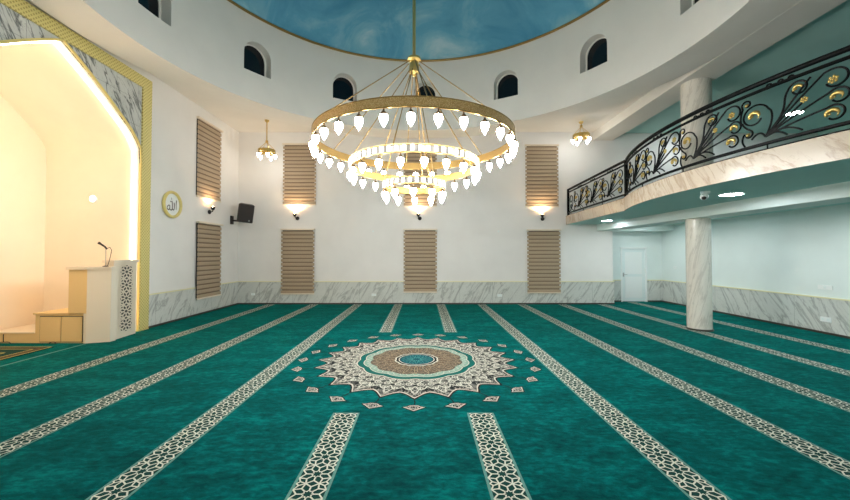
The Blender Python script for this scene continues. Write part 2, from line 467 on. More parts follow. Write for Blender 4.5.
# niche: side walls and soffit follow the arch outline, back wall closes it
nw = MB(); n = len(A0)
o2 = arch_pts(.12)
nw.add([(XL-.2, y, z_) for y, z_ in A0]+[(XN, y, z_) for y, z_ in A0]+[(XL-.2, y, z_) for y, z_ in o2]+[(XN, y, z_) for y, z_ in o2],
       [(i, i+1, n+i+1, n+i) for i in range(n-1)]+[(2*n+i, 2*n+i+1, 3*n+i+1, 3*n+i) for i in range(n-1)]+[(i, i+1, 2*n+i+1, 2*n+i) for i in range(n-1)]+[(n+i, n+i+1, 3*n+i+1, 3*n+i) for i in range(n-1)])
struct(nw.build('wall_niche_side', M['niche'], smooth=50))
nb = MB(); polyYZ(nb, arch_pts(.1), XN, XN-.12); struct(nb.build('wall_niche_back', M['niche']))
# led strip hugging the arch just inside the wall
led = MB(); li = arch_pts(-.03); lo = arch_pts(-.004); xs = (XL-.10, XL-.13)
m = len(li); 
led.add([(xs[0], y, z_) for y, z_ in li]+[(xs[1], y, z_) for y, z_ in li]+[(xs[0], y, z_) for y, z_ in lo]+[(xs[1], y, z_) for y, z_ in lo],
        [(i, i+1, m+i+1, m+i) for i in range(m-1)]+[(i, i+1, 2*m+i+1, 2*m+i) for i in range(m-1)]+[(m+i, m+i+1, 3*m+i+1, 3*m+i) for i in range(m-1)])
lo_ = led.build('led_strip', M['led']); tag(lo_, 'glowing warm light strip tracing the inside edge of the big pointed niche', 'light strip')

struct(MB().box(XL-.2, 6.88, YB, YB+.2, 0, 2.9).build('wall_back', M['wall']))
struct(MB().box(XL-.2, 14.6, YB, YB+.2, 2.9, ZC).build('wall_back_upper', M['wall']))
struct(MB().box(6.68, 6.88, YB+.2, 13.9, 0, 2.9).build('wall_alcove_side', M['wall_cool']))
struct(MB().box(XL-.2, 14.6, YF-.2, YF, 0, ZC).build('wall_front', M['wall']))
struct(MB().box(XR, XR+.2, YF, 14.0, 0, ZB0).build('wall_right', M['wall_cool']))
struct(MB().box(14.4, 14.6, YF, YB, ZB1, ZC).build('wall_gallery', M['gallery']))
dw = MB(); dw.box(6.88, 7.58, 13.8, 14.0, 0, 2.9); dw.box(8.50, XR, 13.8, 14.0, 0, 2.9); dw.box(7.58, 8.50, 13.8, 14.0, 2.03, 2.9)
struct(dw.build('wall_door', M['wall_cool']))
# door
d = struct(empty('door_1', (8.04, 13.8, 0)))
MB().box(-.44, .44, .02, .06, .01, 2.01).build('door_leaf', M['door'], d)
pn = MB()
for z0, z1 in ((.15, .95), (1.05, 1.88)):
    pn.box(-.32, .32, .010, .02, z0, z1)
pn.build('door_panel', M['white'], d)
df = MB(); df.box(-.50, -.44, -.02, .1, 0, 2.07); df.box(.44, .50, -.02, .1, 0, 2.07); df.box(-.50, .50, -.02, .1, 2.01, 2.07); df.build('door_frame', M['white'], d)
dh = MB(); dh.box(-.40, -.36, -.0, .02, .95, 1.10); dh.tube([(-.38, .0, 1.03), (-.38, -.05, 1.03), (-.27, -.05, 1.03)], .009); dh.build('door_handle', M['chrome'], d)

# wainscot panels, top trim, dark skirting
def dado(n_, x0, x1, y0, y1, mat):
    struct(MB().box(x0, x1, y0, y1, .05, .80).build('wainscot_%s' % n_, mat))
def trimb(k, x0, x1, y0, y1): struct(MB().box(x0, x1, y0, y1, .80, .83).build('trim_%d' % k, M['trimy']))
def basebd(n_, x0, x1, y0, y1): struct(MB().box(x0, x1, y0, y1, 0, .05).build('baseboard_%s' % n_, M['base']))
dado('back', XL+.025, 6.88, YB-.025, YB, M['marble']); trimb(1, XL+.035, 6.88, YB-.035, YB); basebd('back', XL+.035, 6.88, YB-.035, YB)
dado('left', XL, XL+.025, 8.80, YB, M['marble']); trimb(2, XL, XL+.035, 8.80, YB); basebd('left', XL, XL+.035, 8.80, YB)
dado('left_near', XL, XL+.025, YF, 4.40, M['marble']); trimb(3, XL, XL+.035, YF, 4.40); basebd('left_near', XL, XL+.035, YF, 4.40)
dado('right', XR-.025, XR, YF, 13.8, M['marble']); trimb(4, XR-.035, XR, YF, 13.8); basebd('right', XR-.035, XR, YF, 13.8)
dado('alcove_side', 6.88, 6.905, YB-.025, 13.8, M['marble']); trimb(5, 6.88, 6.915, YB-.035, 13.8); basebd('alcove_side', 6.88, 6.915, YB-.035, 13.8)
dado('door_left', 6.905, 7.54, 13.775, 13.8, M['marble']); trimb(6, 6.915, 7.54, 13.765, 13.8); basebd('door_left', 6.915, 7.54, 13.765, 13.8)
dado('door_right', 8.54, XR-.025, 13.775, 13.8, M['marble']); trimb(7, 8.54, XR-.035, 13.765, 13.8); basebd('door_right', 8.54, XR-.035, 13.765, 13.8)

# ------------------------------------------------------------------ ceiling, drum, dome
bm = bmesh.new()
def loop(pts): 
    vs = [bm.verts.new(p) for p in pts]; return [bm.edges.new((vs[i], vs[(i+1) % len(vs)])) for i in range(len(vs))]
ed = loop([(XL-.2, YF, ZC), (14.6, YF, ZC), (14.6, YB+.2, ZC), (XL-.2, YB+.2, ZC)])
ed += loop([(CX+6.2*math.cos(2*PI*k/96), CY+6.2*math.sin(2*PI*k/96), ZC) for k in range(96)])
bmesh.ops.triangle_fill(bm, use_beauty=True, edges=ed)
me = bpy.data.meshes.new('ceiling'); bm.to_mesh(me); bm.free(); me.materials.append(M['ceil'])
ceil = bpy.data.objects.new('ceiling', me); col.objects.link(ceil); struct(ceil)
md = ceil.modifiers.new('s', 'SOLIDIFY'); md.thickness = .15; md.offset = -1
struct(MB().ring(RD, 6.37, ZD0, ZC+.05, 128, (CX, CY, 0)).build('ceiling_ring', M['ceil'], smooth=40))
struct(MB().box(6.2, 6.93, YF, YB, ZD0-.005, ZC).build('beam_upper', M['ceil']))
struct(MB().box(6.93, 14.4, YF, YB, ZC-.03, ZC).build('ceiling_gallery', M['gallery']))
# drum with window openings
NW = 13; W0 = 2.0; DW = 360/NW
drum = MB().ring(RD, RD+.4, ZD0+.02, ZD1, 208, (CX, CY, 0)).build('wall_drum', M['ceil'])
cut = MB()
WZ0, WH, WW = 6.74, .86, .385
for k in range(NW):
    t = R(W0+DW*k); ax = Vector((math.sin(t), math.cos(t), 0)); tx = Vector((math.cos(t), -math.sin(t), 0))
    prof = [(-WW, 0), (WW, 0)]+[(WW*math.cos(PI*i/14), WH-WW+WW*math.sin(PI*i/14)) for i in range(15)]
    nn = len(prof); vs = []
    for rr in (RD-.3, RD+.7):
        for u, w in prof: vs.append(Vector((CX, CY, WZ0+w))+ax*rr+tx*u)
    cut.add(vs, [tuple(range(nn)), tuple(range(nn, 2*nn))[::-1]]+[(i, (i+1) % nn, nn+(i+1) % nn, nn+i) for i in range(nn)])
co = cut.build('cutter', M['ceil'])
md = drum.modifiers.new('b', 'BOOLEAN'); md.operation = 'DIFFERENCE'; md.object = co; md.solver = 'EXACT'
dg = bpy.context.evaluated_depsgraph_get(); ev = drum.evaluated_get(dg)
nm = bpy.data.meshes.new_from_object(ev); drum.modifiers.clear(); drum.data = nm
bpy.data.objects.remove(co, do_unlink=True)
nm.polygons.foreach_set('use_smooth', [True]*len(nm.polygons)); nm.set_sharp_from_angle(angle=R(25))
struct(drum)
for k in range(NW):
    t = R(W0+DW*k); o = struct(empty('window_%d' % (k+1), (CX+(RD+.27)*math.sin(t), CY+(RD+.27)*math.cos(t), WZ0), -t))
    prof = [(-WW-.02, -.02), (WW+.02, -.02)]+[((WW+.02)*math.cos(PI*i/14), WH-WW+(WW+.02)*math.sin(PI*i/14)) for i in range(15)]
    g = MB(); nn = len(prof); g.add([(u, 0, w) for u, w in prof]+[(u, .02, w) for u, w in prof], [tuple(range(nn)), tuple(range(nn, 2*nn))[::-1]]+[(i, (i+1) % nn, nn+(i+1) % nn, nn+i) for i in range(nn)])
    g.build('window_pane', M['glass'], o)
    f = MB(); pf = [(u*.93, w*.96+.015) for u, w in prof]; nq = len(prof); f.add([(u, -.03, w) for u, w in prof]+[(u*.84, -.03, w*.90+.05) for u, w in prof]+[(u*.84, 0, w*.90+.05) for u, w in prof], [(i, (i+1) % nq, nq+(i+1) % nq, nq+i) for i in range(nq)]+[(nq+i, nq+(i+1) % nq, 2*nq+(i+1) % nq, 2*nq+i) for i in range(nq)]); f.build('window_frame', M['ceil'], o)
# dome
prof = []
for i in range(25):
    a = PI/2*i/24; prof.append(((RD+.02)*math.cos(a), ZD1+2.6*math.sin(a)))
dm = MB().lathe(prof, 128, (CX, CY, 0)).build('ceiling_dome', M['dome'], smooth=60); struct(dm)
md = dm.modifiers.new('s', 'SOLIDIFY'); md.thickness = .08; md.offset = 0
struct(MB().tube([(CX+(RD-.03)*math.cos(2*PI*k/128), CY+(RD-.03)*math.sin(2*PI*k/128), ZD1) for k in range(128)], .035, 8, True).build('trim_8', M['gold_ring'], smooth=60))

# ------------------------------------------------------------------ balcony
AC = (11.35, 6.20); AR = 6.93; YA0, YA1 = 8.94, 3.46
def edge_path(off=0.0, n=28):
    """front edge of the balcony from the back wall to the front wall"""
    pts = [(5.20+off, YB)]
    r = AR-off
    a0 = math.atan2(YA0-AC[1], -(math.sqrt(AR**2-(YA0-AC[1])**2))); a1 = -a0
    pts.append(None)
    arc = []
    for i in range(n+1):
        yy = YA0+(YA1-YA0)*i/n; arc.append((AC[0]-math.sqrt(r*r-(yy-AC[1])**2), yy))
    return [pts[0]]+arc+[(5.20+off, YF)]
E = edge_path()
bp = MB(); bp.prism([(14.5, YF), (14.5, YB)]+edge_path(.03), ZB0, ZB1-.012)
struct(bp.build('balcony_slab', M['soffit']))
bc = MB(); bc.prism([(14.4, YF+.01), (14.4, YB-.01)]+edge_path(.05)[0:1]+edge_path(.05)[1:], ZB1-.012, ZB1); struct(bc.build('balcony_carpet', M['carpet']))
fa = MB(); e0 = edge_path(0); e1 = edge_path(.03); n = len(e0)
fa.add([(x, y, ZB0-.005) for x, y in e0]+[(x, y, ZB1) for x, y in e0]+[(x, y, ZB0-.005) for x, y in e1]+[(x, y, ZB1) for x, y in e1],
       [(i, i+1, n+i+1, n+i) for i in range(n-1)]+[(2*n+i, 2*n+i+1, 3*n+i+1, 3*n+i) for i in range(n-1)]+[(n+i, n+i+1, 3*n+i+1, 3*n+i) for i in range(n-1)]+[(i, i+1, 2*n+i+1, 2*n+i) for i in range(n-1)])
struct(fa.build('balcony_fascia', M['marble_warm'], smooth=40))
struct(MB().box(6.31, 6.95, YF, YB, 2.65, ZB0).build('beam_lower', M['wall_cool']))
struct(MB().box(6.95, XR, YB+.05, 13.8, 2.66, ZB0).build('beam_alcove', M['wall_cool']))
struct(MB().box(6.88, XR, YB+.05, 14.0, ZB0, ZB0+.1).build('ceiling_alcove', M['wall_cool']))

# columns
def column(z0, z1, label):
    c = empty('column', (6.63, 8.70, z0), 0, label, 'column'); rr = .25 if z0 == 0 else .31
    MB().lathe([(rr, .0), (rr, z1-z0)], 48).build('shaft', M['marble_col'], c, smooth=60)
    if z0 == 0: MB().lathe([(.0, 0), (.27, 0), (.27, .035), (.25, .045)], 48).build('base_ring', M['base'], c, smooth=40)
column(0, 2.65, 'round white marble column standing on the carpet under the balcony')
column(ZB1, ZD0-.006, 'round veined marble column rising from the balcony floor to the ceiling')

# railing
def arclen(path):
    L = [0]
    for i in range(1, len(path)): L.append(L[-1]+math.dist(path[i], path[i-1]))
    return L
RP = edge_path(.06, 60); RP[0] = (RP[0][0], YB-.06); RL = arclen(RP)
def at(s):
    s = max(0, min(RL[-1], s))
    for i in range(1, len(RL)):
        if s <= RL[i]:
            t = (s-RL[i-1])/(RL[i]-RL[i-1]); return (RP[i-1][0]+(RP[i][0]-RP[i-1][0])*t, RP[i-1][1]+(RP[i][1]-RP[i-1][1])*t)
    return RP[-1]
S1 = RL[1]; S2 = RL[-2]; S3 = RL[-1]-.05
ZR0, ZR1, ZR2 = ZB1+.10, ZB1+.84, ZB1+.94
rail = empty('balcony_railing', (5.15, YB-.1, ZB1), 0, 'black wrought iron railing with gilded scrollwork along the curved balcony edge', 'railing')
ro = Vector(rail.location)
def rp(s, z_, n=0): x, y = at(s); return (x-ro.x, y-ro.y, z_-ro.z)
def rail_path(s0, s1, step=.12): k = max(2, int((s1-s0)/step)); return [s0+(s1-s0)*i/k for i in range(k+1)]
ss = sorted(set(rail_path(0, S1, .5)+rail_path(S1, S2)+rail_path(S2, S3, .5)))
MB().tube([rp(s, ZR2) for s in ss], .036, 8).build('top_rail', M['black'], rail, smooth=50)
MB().tube([rp(s, ZR1) for s in ss], .024, 6).build('upper_rail', M['black'], rail, smooth=50)
MB().tube([rp(s, ZR0) for s in ss], .025, 6).build('bottom_rail', M['black'], rail, smooth=50)
sb = MB(); sb.tube([rp(s, ZB1+.02) for s in ss], .012, 4)
for s in rail_path(0, S3, 1.3): sb.tube([rp(s, ZB1), rp(s, ZR0)], .012, 4)
sb.build('base_bar', M['black'], rail)
for s in (0.01, S1, (S1+S2)/2+3.4, S2, S3):
    if s == (S1+S2)/2+3.4: continue
    x, y, z_ = rp(s, ZB1)
    MB().box(x-.032, x+.032, y-.032, y+.032, 0, ZR2-ZB1+.02).build('post', M['black'], rail)

def bez(p0, p1, p2, n=10): return [((1-t)**2*p0[0]+2*t*(1-t)*p1[0]+t*t*p2[0], (1-t)**2*p0[1]+2*t*(1-t)*p1[1]+t*t*p2[1]) for t in [i/n for i in range(n+1)]]
def curl(c, r, a0, a1, end=.45, n=22):
    return [(c[0]+r*(1-(1-end)*(i/n)**1.3)*math.cos(a0+(a1-a0)*i/n), c[1]+r*(1-(1-end)*(i/n)**1.3)*math.sin(a0+(a1-a0)*i/n)) for i in range(n+1)]
def join(*segs):
    out = []
    for s in segs: out += s[1:] if out else s
    return out
def motif():
    O = (0, .09); L = []
    # fan stems, each ending in a scroll
    c = (.33, .575); r = .095; L.append(join(bez(O, (.20, .30), (c[0]-r-.035, c[1]-.10)), bez((c[0]-r-.035, c[1]-.10), (c[0]-r-.03, c[1]-.02), (c[0]-r, c[1]+.02), 4), curl(c, r, PI*.93, -PI*1.0, .55)))
    L.append(bez(O, (.16, .30), (.44, .66)))
    L.append(bez(O, (.18, .22), (.36, .38)))
    c = (.63, .54); r = .125; L.append(join(bez(O, (.25, .36), (c[0]-.08, c[1]+.105)), curl(c, r, PI*.68, -PI*.85, .55)))
    c = (.66, .335); r = .095; L.append(join(bez(O, (.25, .24), (c[0]-.06, c[1]+.07)), curl(c, r, PI*.70, -PI*.8, .6)))
    c = (.62, .145); r = .10; L.append(join(bez(O, (.28, .18), (c[0]-.05, c[1]+.085)), curl(c, r, PI*.66, -PI*.75, .55)))
    # big c scroll to the left with its small curls
    c = (-.12, .40); L.append(join(bez(O, (.10, .30), (.06, .42)), curl(c, .165, .1, PI*1.85, .5)))
    L.append(join(bez((-.28, .33), (-.30, .45), (-.26, .55), 6), curl((-.21, .60), .06, PI*1.1, -PI*.7, .4, 14)))
    L.append(join(bez((-.27, .36), (-.24, .28), (-.18, .24), 6), curl((-.20, .18), .06, PI*.3, -PI*.95, .4, 14)))
    L.append(bez((-.24, .03), (-.30, .12), (-.24, .20), 8))
    # grass blades at the foot
    L.append(bez(O, (.12, .16), (.22, .04), 8)); L.append(bez(O, (.20, .20), (.36, .05), 8)); L.append(bez(O, (-.06, .22), (-.16, .10), 8))
    # small ornament between the two upper rails
    L.append(curl((.05, .742), .028, PI, -PI*.8, .4, 10)); L.append(curl((.16, .742), .028, 0, PI*1.8, .4, 10)); L.append(curl((.27, .742), .028, PI, -PI*.8, .4, 10))
    L.append([(-.1, .735), (0, .735), (.03, .72), (.10, .745), (.18, .725), (.26, .745), (.36, .735), (.45, .735)])
    return L
ML = motif()
def leaf_pts(c, r, a0, a1): return curl(c, r, a0, a1, .75, 12)
GOLD = [('leaf', (.33, .58), .055), ('rosette', (.38, .42), .052), ('rosette', (.62, .55), .062), ('leaf', (.65, .335), .06), ('leaf', (.61, .145), .068),
        ('leaf', (-.12, .41), .075), ('bud', (-.21, .60), .03), ('bud', (-.20, .18), .03)]
def put_motif(s0, k, mirror=1):
    mb = MB()
    for l in ML: mb.tube([rp(s0+x*k, ZR0+z_*1.02) for x, z_ in l], .0125, 5)
    sc_ = mb.build('scrollwork', M['black'], rail, smooth=60)
    for kind, (x, z_), r in GOLD:
        r *= .82
        g = MB(); P = lambda u, w: rp(s0+(x+u)*k, ZR0+z_+w)
        if kind == 'rosette':
            for i in range(6):
                a = PI/3*i+.3; q_ = P(r*.62*math.cos(a), r*.62*math.sin(a)); g.ball(q_, r*.40, 8, .6, .9, 1)
            g.ball(P(0, 0), r*.33, 8)
        elif kind == 'leaf':
            pts = [P(u, w) for u, w in curl((0, 0), r, PI*1.0, -PI*.25, .8, 12)]
            g.tube(pts, [r*.12+r*.32*math.sin(PI*min(1, (i+1)/11))**.7*(1+.25*(i % 2)) for i in range(13)], 7)
            g.ball(P(-r*.9, 0), r*.36, 8); g.ball(P(-r*.4, r*.1), r*.22, 8)
        else: g.ball(P(0, 0), r, 8); g.ball(P(r*.5, r*.4), r*.6, 8)
        g.build('gilded_'+kind, M['gold_bright'], sc_, smooth=60)
for s in (.92, 1.95, 3.08): put_motif(s, 1.15)
for j in range(4): put_motif(S1+.80+1.13*j, 1.10)
put_motif(S1+.80+1.13*4, .9); put_motif(S2+.9, 1.1); put_motif(S2+2.1, 1.1)
for s in (.36, S1+.28):
    mb = MB(); 
    mb.tube([rp(s+x, ZR0+z_) for x, z_ in join(bez((-.2, .03), (.2, .2), (.1, .42)), curl((-.05, .44), .15, 0, PI*1.8, .5))], .0125, 5)
    mb.tube([rp(s+x, ZR0+z_) for x, z_ in join(bez((.2, .03), (-.1, .14), (-.1, .2)), curl((-.04, .2), .07, PI, -PI*.8, .5))], .0125, 5)
    mb.build('scrollwork', M['black'], rail, smooth=60)

# ------------------------------------------------------------------ niche surround
fr = empty('niche_surround', (XL+.006, YN, 0), 0, 'tall gold banded rectangular frame with grey marble around the pointed niche', 'niche frame')
HO, HI, ZO, ZI = 2.18, 1.90, 6.02, 5.76
g = MB(); 
def yzp(mb, poly, x0, x1): polyYZ(mb, poly, x0, x1)
yzp(g, [(-HO, 0), (-HI, 0), (-HI, ZI), (HI, ZI), (HI, 0), (HO, 0), (HO, ZO), (-HO, ZO)], .0, .06)
g.build('gold_band', M['frame'], fr)
g = MB(); a = [(y-YN, z_) for y, z_ in A0 if z_ > 3.9]
yzp(g, [(HI, 3.95)]+[p for p in a]+[(-HI, 3.95), (-HI, ZI), (HI, ZI)], .0, .025)
g.build('marble_facing', M['marble_grey'], fr)
g = MB(); A1_ = [(y-YN, z_) for y, z_ in arch_pts(.0)]; A2_ = [(y-YN, z_) for y, z_ in arch_pts(.045)]
n = len(A1_)
g.add([(.05, y, z_) for y, z_ in A1_]+[(.05, y, z_) for y, z_ in A2_]+[(0, y, z_) for y, z_ in A1_]+[(0, y, z_) for y, z_ in A2_],
      [(i, i+1, n+i+1, n+i) for i in range(n-1)]+[(i, i+1, 2*n+i+1, 2*n+i) for i in range(n-1)]+[(n+i, n+i+1, 3*n+i+1, 3*n+i) for i in range(n-1)])
g.build('gold_edging', M['pale_gold'], fr)

# minbar (raised pulpit with steps)
mb_ = empty('minbar', (-7.2, 7.4, 0), 0, 'beige stepped pulpit with cabinet doors and pierced lattice panel inside the niche', 'pulpit')
def mloc(v): return (v[0]+7.2, v[1]-7.4)
def mbox(name, x0, x1, y0, y1, z0, z1, mat): return MB().box(x0+7.2, x1+7.2, y0-7.4, y1-7.4, z0, z1).build(name, mat, mb_)
mbox('platform', XN+.01, -7.86, 7.38, 8.47, 0, .20, M['wood'])
mbox('platform_top', XN+.01, -7.86, 7.36, 8.47, .20, .22, M['beige'])
mbox('cabinet', -7.86, -6.86, 7.38, 8.47, 0, .58, M['wood'])
mbox('cabinet_top', -7.88, -7.16, 7.35, 8.47, .58, .61, M['wood'])
mbox('door_gap', -7.765, -6.885, 7.376, 7.379, .015, .545, M['base'])
for x0, x1 in ((-7.75, -7.33), (-7.315, -6.90)): mbox('cabinet_door', x0, x1, 7.365, 7.38, .03, .53, M['wood'])
mbox('step_front', -8.50, -8.49, 7.37, 7.38, .02, .18, M['dark'])
pul = [(-7.17, 7.35), (-6.80, 7.35), (-6.43, 7.49), (-6.43, 7.62), (-6.64, 7.75), (-7.17, 7.8)]
MB().prism([mloc(v) for v in [(-7.17, 7.35), (-6.80, 7.35), (-6.80, 7.75), (-7.17, 7.75)]], .60, 1.49).build('pulpit_warm_lit_part', M['wood'], mb_)  # warm light on this part of the pulpit painted in as wood tone
MB().prism([mloc(v) for v in [(-6.799, 7.35)]+pul[2:5]+[(-6.799, 7.75)]], .60, 1.49).build('pulpit_body', M['beige'], mb_)
pulb = [(-6.86, 7.352), (-6.80, 7.35), (-6.43, 7.49), (-6.43, 7.62), (-6.64, 7.75), (-6.86, 7.8)]
MB().prism([mloc(v) for v in pulb], 0, .60).build('pulpit_foot', M['beige'], mb_)
pc = [(-7.20, 7.31), (-6.79, 7.31), (-6.40, 7.455), (-6.40, 7.62), (-6.64, 7.78), (-7.20, 7.83)]
MB().prism([mloc(v) for v in pc], 1.49, 1.545).build('pulpit_ledge', M['beige'], mb_)
lb = [(-6.66, 7.59), (-6.47, 7.59), (-6.55, 8.30), (-6.66, 8.32)]
MB().prism([mloc(v) for v in lb], 0, 1.62).build('lattice_box', M['beige'], mb_)
lc = [(-6.69, 7.56), (-6.43, 7.56), (-6.515, 8.33), (-6.67, 8.35)]
MB().prism([mloc(v) for v in lc], 1.62, 1.675).build('lattice_ledge', M['beige'], mb_)
# lattice on the slanted face
P0 = Vector((-6.47+7.2, 7.59-7.4, 0)); P1 = Vector((-6.55+7.2, 8.30-7.4, 0)); dv = (P1-P0).normalized(); nv = Vector((dv.y, -dv.x, 0))
if nv.x < 0: nv = -nv
def LP(u, z_, o): v = P0+dv*u+nv*o; return (v.x, v.y, z_)
lp = MB(); u0, u1, z0, z1 = .18, .58, .12, 1.56
lp.cur = 0; lp.add([LP(u0, z0, .003), LP(u1, z0, .003), LP(u1, z1, .003), LP(u0, z1, .003)], [(0, 1, 2, 3)])
def lrib(pts, w, closed, o=.012):
    m2 = MB(); m2.ribbon(pts, w, 0, closed); 
    lp.add([LP(x, y, o) for x, y, _ in m2.v], m2.f)
lp.cur = 1; nz = 5; aw = u1-u0; az = (z1-z0)/nz
for i in range(nz):
    cz = z0+az*(i+.5)
    star_cell(None, (u0+u1)/2, cz, aw, 0, 0, put=lambda pts, c: lrib([(x, cz+(y-cz)*az/aw) for x, y in pts], .032, c))
lrib([(u0, z0), (u1, z0), (u1, z1), (u0, z1)], .03, True)
lp.build('lattice_panel', [M['base'], M['beige']], mb_, fix=False)

# microphone on the pulpit ledge
mic = empty('microphone', (-6.56, 7.50, 1.547), 0, 'slim black gooseneck microphone standing on the pulpit ledge', 'microphone')
MB().lathe([(0, 0), (.05, 0), (.05, .012), (.012, .02), (0, .02)], 16).build('base', M['black_plastic'], mic, smooth=40)
MB().tube([(0, 0, .02), (0, 0, .2), (-.0, 0, .40)], .008, 6).build('stand', M['chrome'], mic, smooth=60)
MB().tube([(.02, 0, .36), (-.02, 0, .41), (-.10, 0, .46), (-.15, 0, .49)], [.014, .018, .02, .028], 8).build('head', M['black_plastic'], mic, smooth=60)
MB().tube([(.02, 0, .37), (.08, 0, .40), (.12, 0, .34), (.10, 0, .22), (.07, 0, .10), (.04, 0, .005)], .006, 5).build('cable', M['black_plastic'], mic, smooth=60)

# prayer rug in the niche and its threshold line
rg = MB(); x0, x1, y0, y1 = -8.7, -7.13, 5.2, 7.05
rg.cur = 0; rg.box(x0, x1, y0, y1, .001, .012)
for ci, off, w in ((1, .03, .035), (2, .12, .09), (1, .20, .03), (1, .45, .04)):
    rg.cur = ci; rg.ribbon([(x0+off, y0+off), (x1-off, y0+off), (x1-off, y1-off), (x0+off, y1-off)], w, .014+.001*ci, True)
tag(rg.build('prayer_rug', [M['c_dark'], M['c_gold'], M['c_brown']], None, fix=False), 'green prayer rug with gold border lines lying inside the niche', 'rug')
MB().box(XL-.10, XL-.07, YN-1.88, 7.34, .001, .006).build('threshold_line', M['c_pale'], floor)
for x0, w in ((-8.55, .30), (-7.50, .14)):
    t_ = MB().tube([(x0+w*i/10, 7.30+.02*math.sin(i), .012+.03*math.sin(PI*i/10)) for i in range(11)], .008, 5).build('cable', M['black_plastic'], None, smooth=60)
    tag(t_, 'black cable loop lying at the foot of the %s' % ('low platform in the niche' if w > .2 else 'pulpit cabinet doors'), 'cable')

# round lamp on the niche side wall
nl = empty('wall_lamp', (-7.72, 8.478, 3.10), 0, 'small bright round lamp on the side wall of the niche', 'lamp')
def disc_y(mb, r, y0, y1, seg=20):
    mb.add([(r*math.cos(2*PI*k/seg), y, r*math.sin(2*PI*k/seg)) for y in (y0, y1) for k in range(seg)], [tuple(range(seg)), tuple(range(seg, 2*seg))]+[(k, (k+1) % seg, seg+(k+1) % seg, seg+k) for k in range(seg)])
    return mb
disc_y(MB(), .085, -.03, 0).build('housing', M['white'], nl); disc_y(MB(), .07, -.036, -.03).build('diffuser', M['disc'], nl)

# ------------------------------------------------------------------ round plaque with calligraphy on the left wall
pq = empty('calligraphy_plaque', (XL+.001, 9.58, 3.12), R(90), 'round gold rimmed plaque with dark Arabic calligraphy on the left wall', 'plaque')
disc_y(MB(), .31, -.03, 0, 48).build('plate', M['white'], pq)
rm = MB(); rm.tube([(.325*math.cos(2*PI*k/48), -.046, .325*math.sin(2*PI*k/48)) for k in range(48)], .040, 8, True); rm.build('rim', M['pale_gold'], pq, smooth=60)
M['ink'] = plain('dark_brown_ink', (58, 46, 40), .5)
w = MB()
def stroke(pts, wd):
    m2 = MB(); m2.ribbon(pts, wd, 0); w.add([(x, -.036, y) for x, y, _ in m2.v], m2.f)
def sm(pts, n=8):   # catmull-rom
    out = []; P_ = [pts[0]]+pts+[pts[-1]]
    for i in range(1, len(P_)-2):
        for j in range(n):
            t = j/n; a, b, c, d_ = P_[i-1], P_[i], P_[i+1], P_[i+2]
            out.append(tuple(.5*((2*b[q])+(-a[q]+c[q])*t+(2*a[q]-5*b[q]+4*c[q]-d_[q])*t*t+(-a[q]+3*b[q]-3*c[q]+d_[q])*t**3) for q in (0, 1)))
    return out+[pts[-1]]
def tap(n, a, b): return [a+(b-a)*i/(n-1) for i in range(n)]
def st(pts, a, b): p_ = sm(pts); stroke(p_, tap(len(p_), a, b))
st([(.165, .13), (.155, .02), (.16, -.12)], .036, .018)                       # alif
st([(.075, .06), (.085, -.05), (.07, -.13), (.02, -.13), (.01, -.08)], .034, .022)   # first lam
st([(.0, .07), (.01, -.06), (-.01, -.14), (-.07, -.145), (-.09, -.09)], .034, .022)  # second lam
st([(-.09, -.03), (-.09, -.11), (-.13, -.15), (-.185, -.12), (-.16, -.05), (-.10, -.03), (-.085, -.08)], .028, .018)  # ha
st([(-.07, .09), (-.055, .065), (-.03, .09), (-.01, .065), (.02, .10)], .02, .014)    # shadda
st([(-.02, .125), (-.02, .18)], .02, .012)                                       # dagger alif
w.build('calligraphy', M['ink'], pq, fix=False)

# ------------------------------------------------------------------ roller blinds
def make_blind(h, wd=1.20, nb=16):
    o = empty('roller_blind')
    MB().box(-wd/2-.01, wd/2+.01, -.09, 0, h-.05, h).build('head_rail', M['beige'], o)
    f = MB(); p = (h-.10)/nb
    for i in range(nb):
        z0 = .04+p*i
        f.cur = 0; n = 5
        f.add([(x, -.030-.004*math.sin(PI*k/(n-1)), z0+p*.70*k/(n-1)) for k in range(n) for x in (-wd/2, wd/2)], [(2*k, 2*k+1, 2*k+3, 2*k+2) for k in range(n-1)])
        f.cur = 1; f.add([(-wd/2+.05, -.026, z0+p*.68), (wd/2-.05, -.026, z0+p*.68), (wd/2-.05, -.026, z0+p*1.02), (-wd/2+.05, -.026, z0+p*1.02)], [(0, 1, 2, 3)])
    f.build('fabric', [M['blind'], M['sheer']], o, fix=False)
    MB().box(-wd/2, wd/2, -.05, -.02, 0, .04).build('bottom_rail', M['beige'], o)
    return o
specs = [((XL, 11.26, .46), 2.32, R(90), 'beige banded blind, lower one on the left wall beside the plaque'),
         ((XL, 11.26, 3.50), 2.38, R(90), 'beige banded blind, upper one high on the left wall'),
         ((-4.49, YB, .36), 2.36, 0, 'beige banded blind, lower one on the back wall nearest the left corner'),
         ((-4.46, YB, 3.58), 2.24, 0, 'beige banded blind, upper one on the back wall nearest the left corner'),
         ((-.08, YB, .42), 2.30, 0, 'greyish banded blind, lower one at the middle of the back wall'),
         ((-.08, YB, 3.52), 2.30, 0, 'banded blind behind the chandelier, upper one at the middle of the back wall'),
         ((4.37, YB, .40), 2.30, 0, 'beige banded blind, lower one on the back wall near the balcony'),
         ((4.33, YB, 3.50), 2.28, 0, 'beige banded blind, upper one on the back wall near the balcony')]
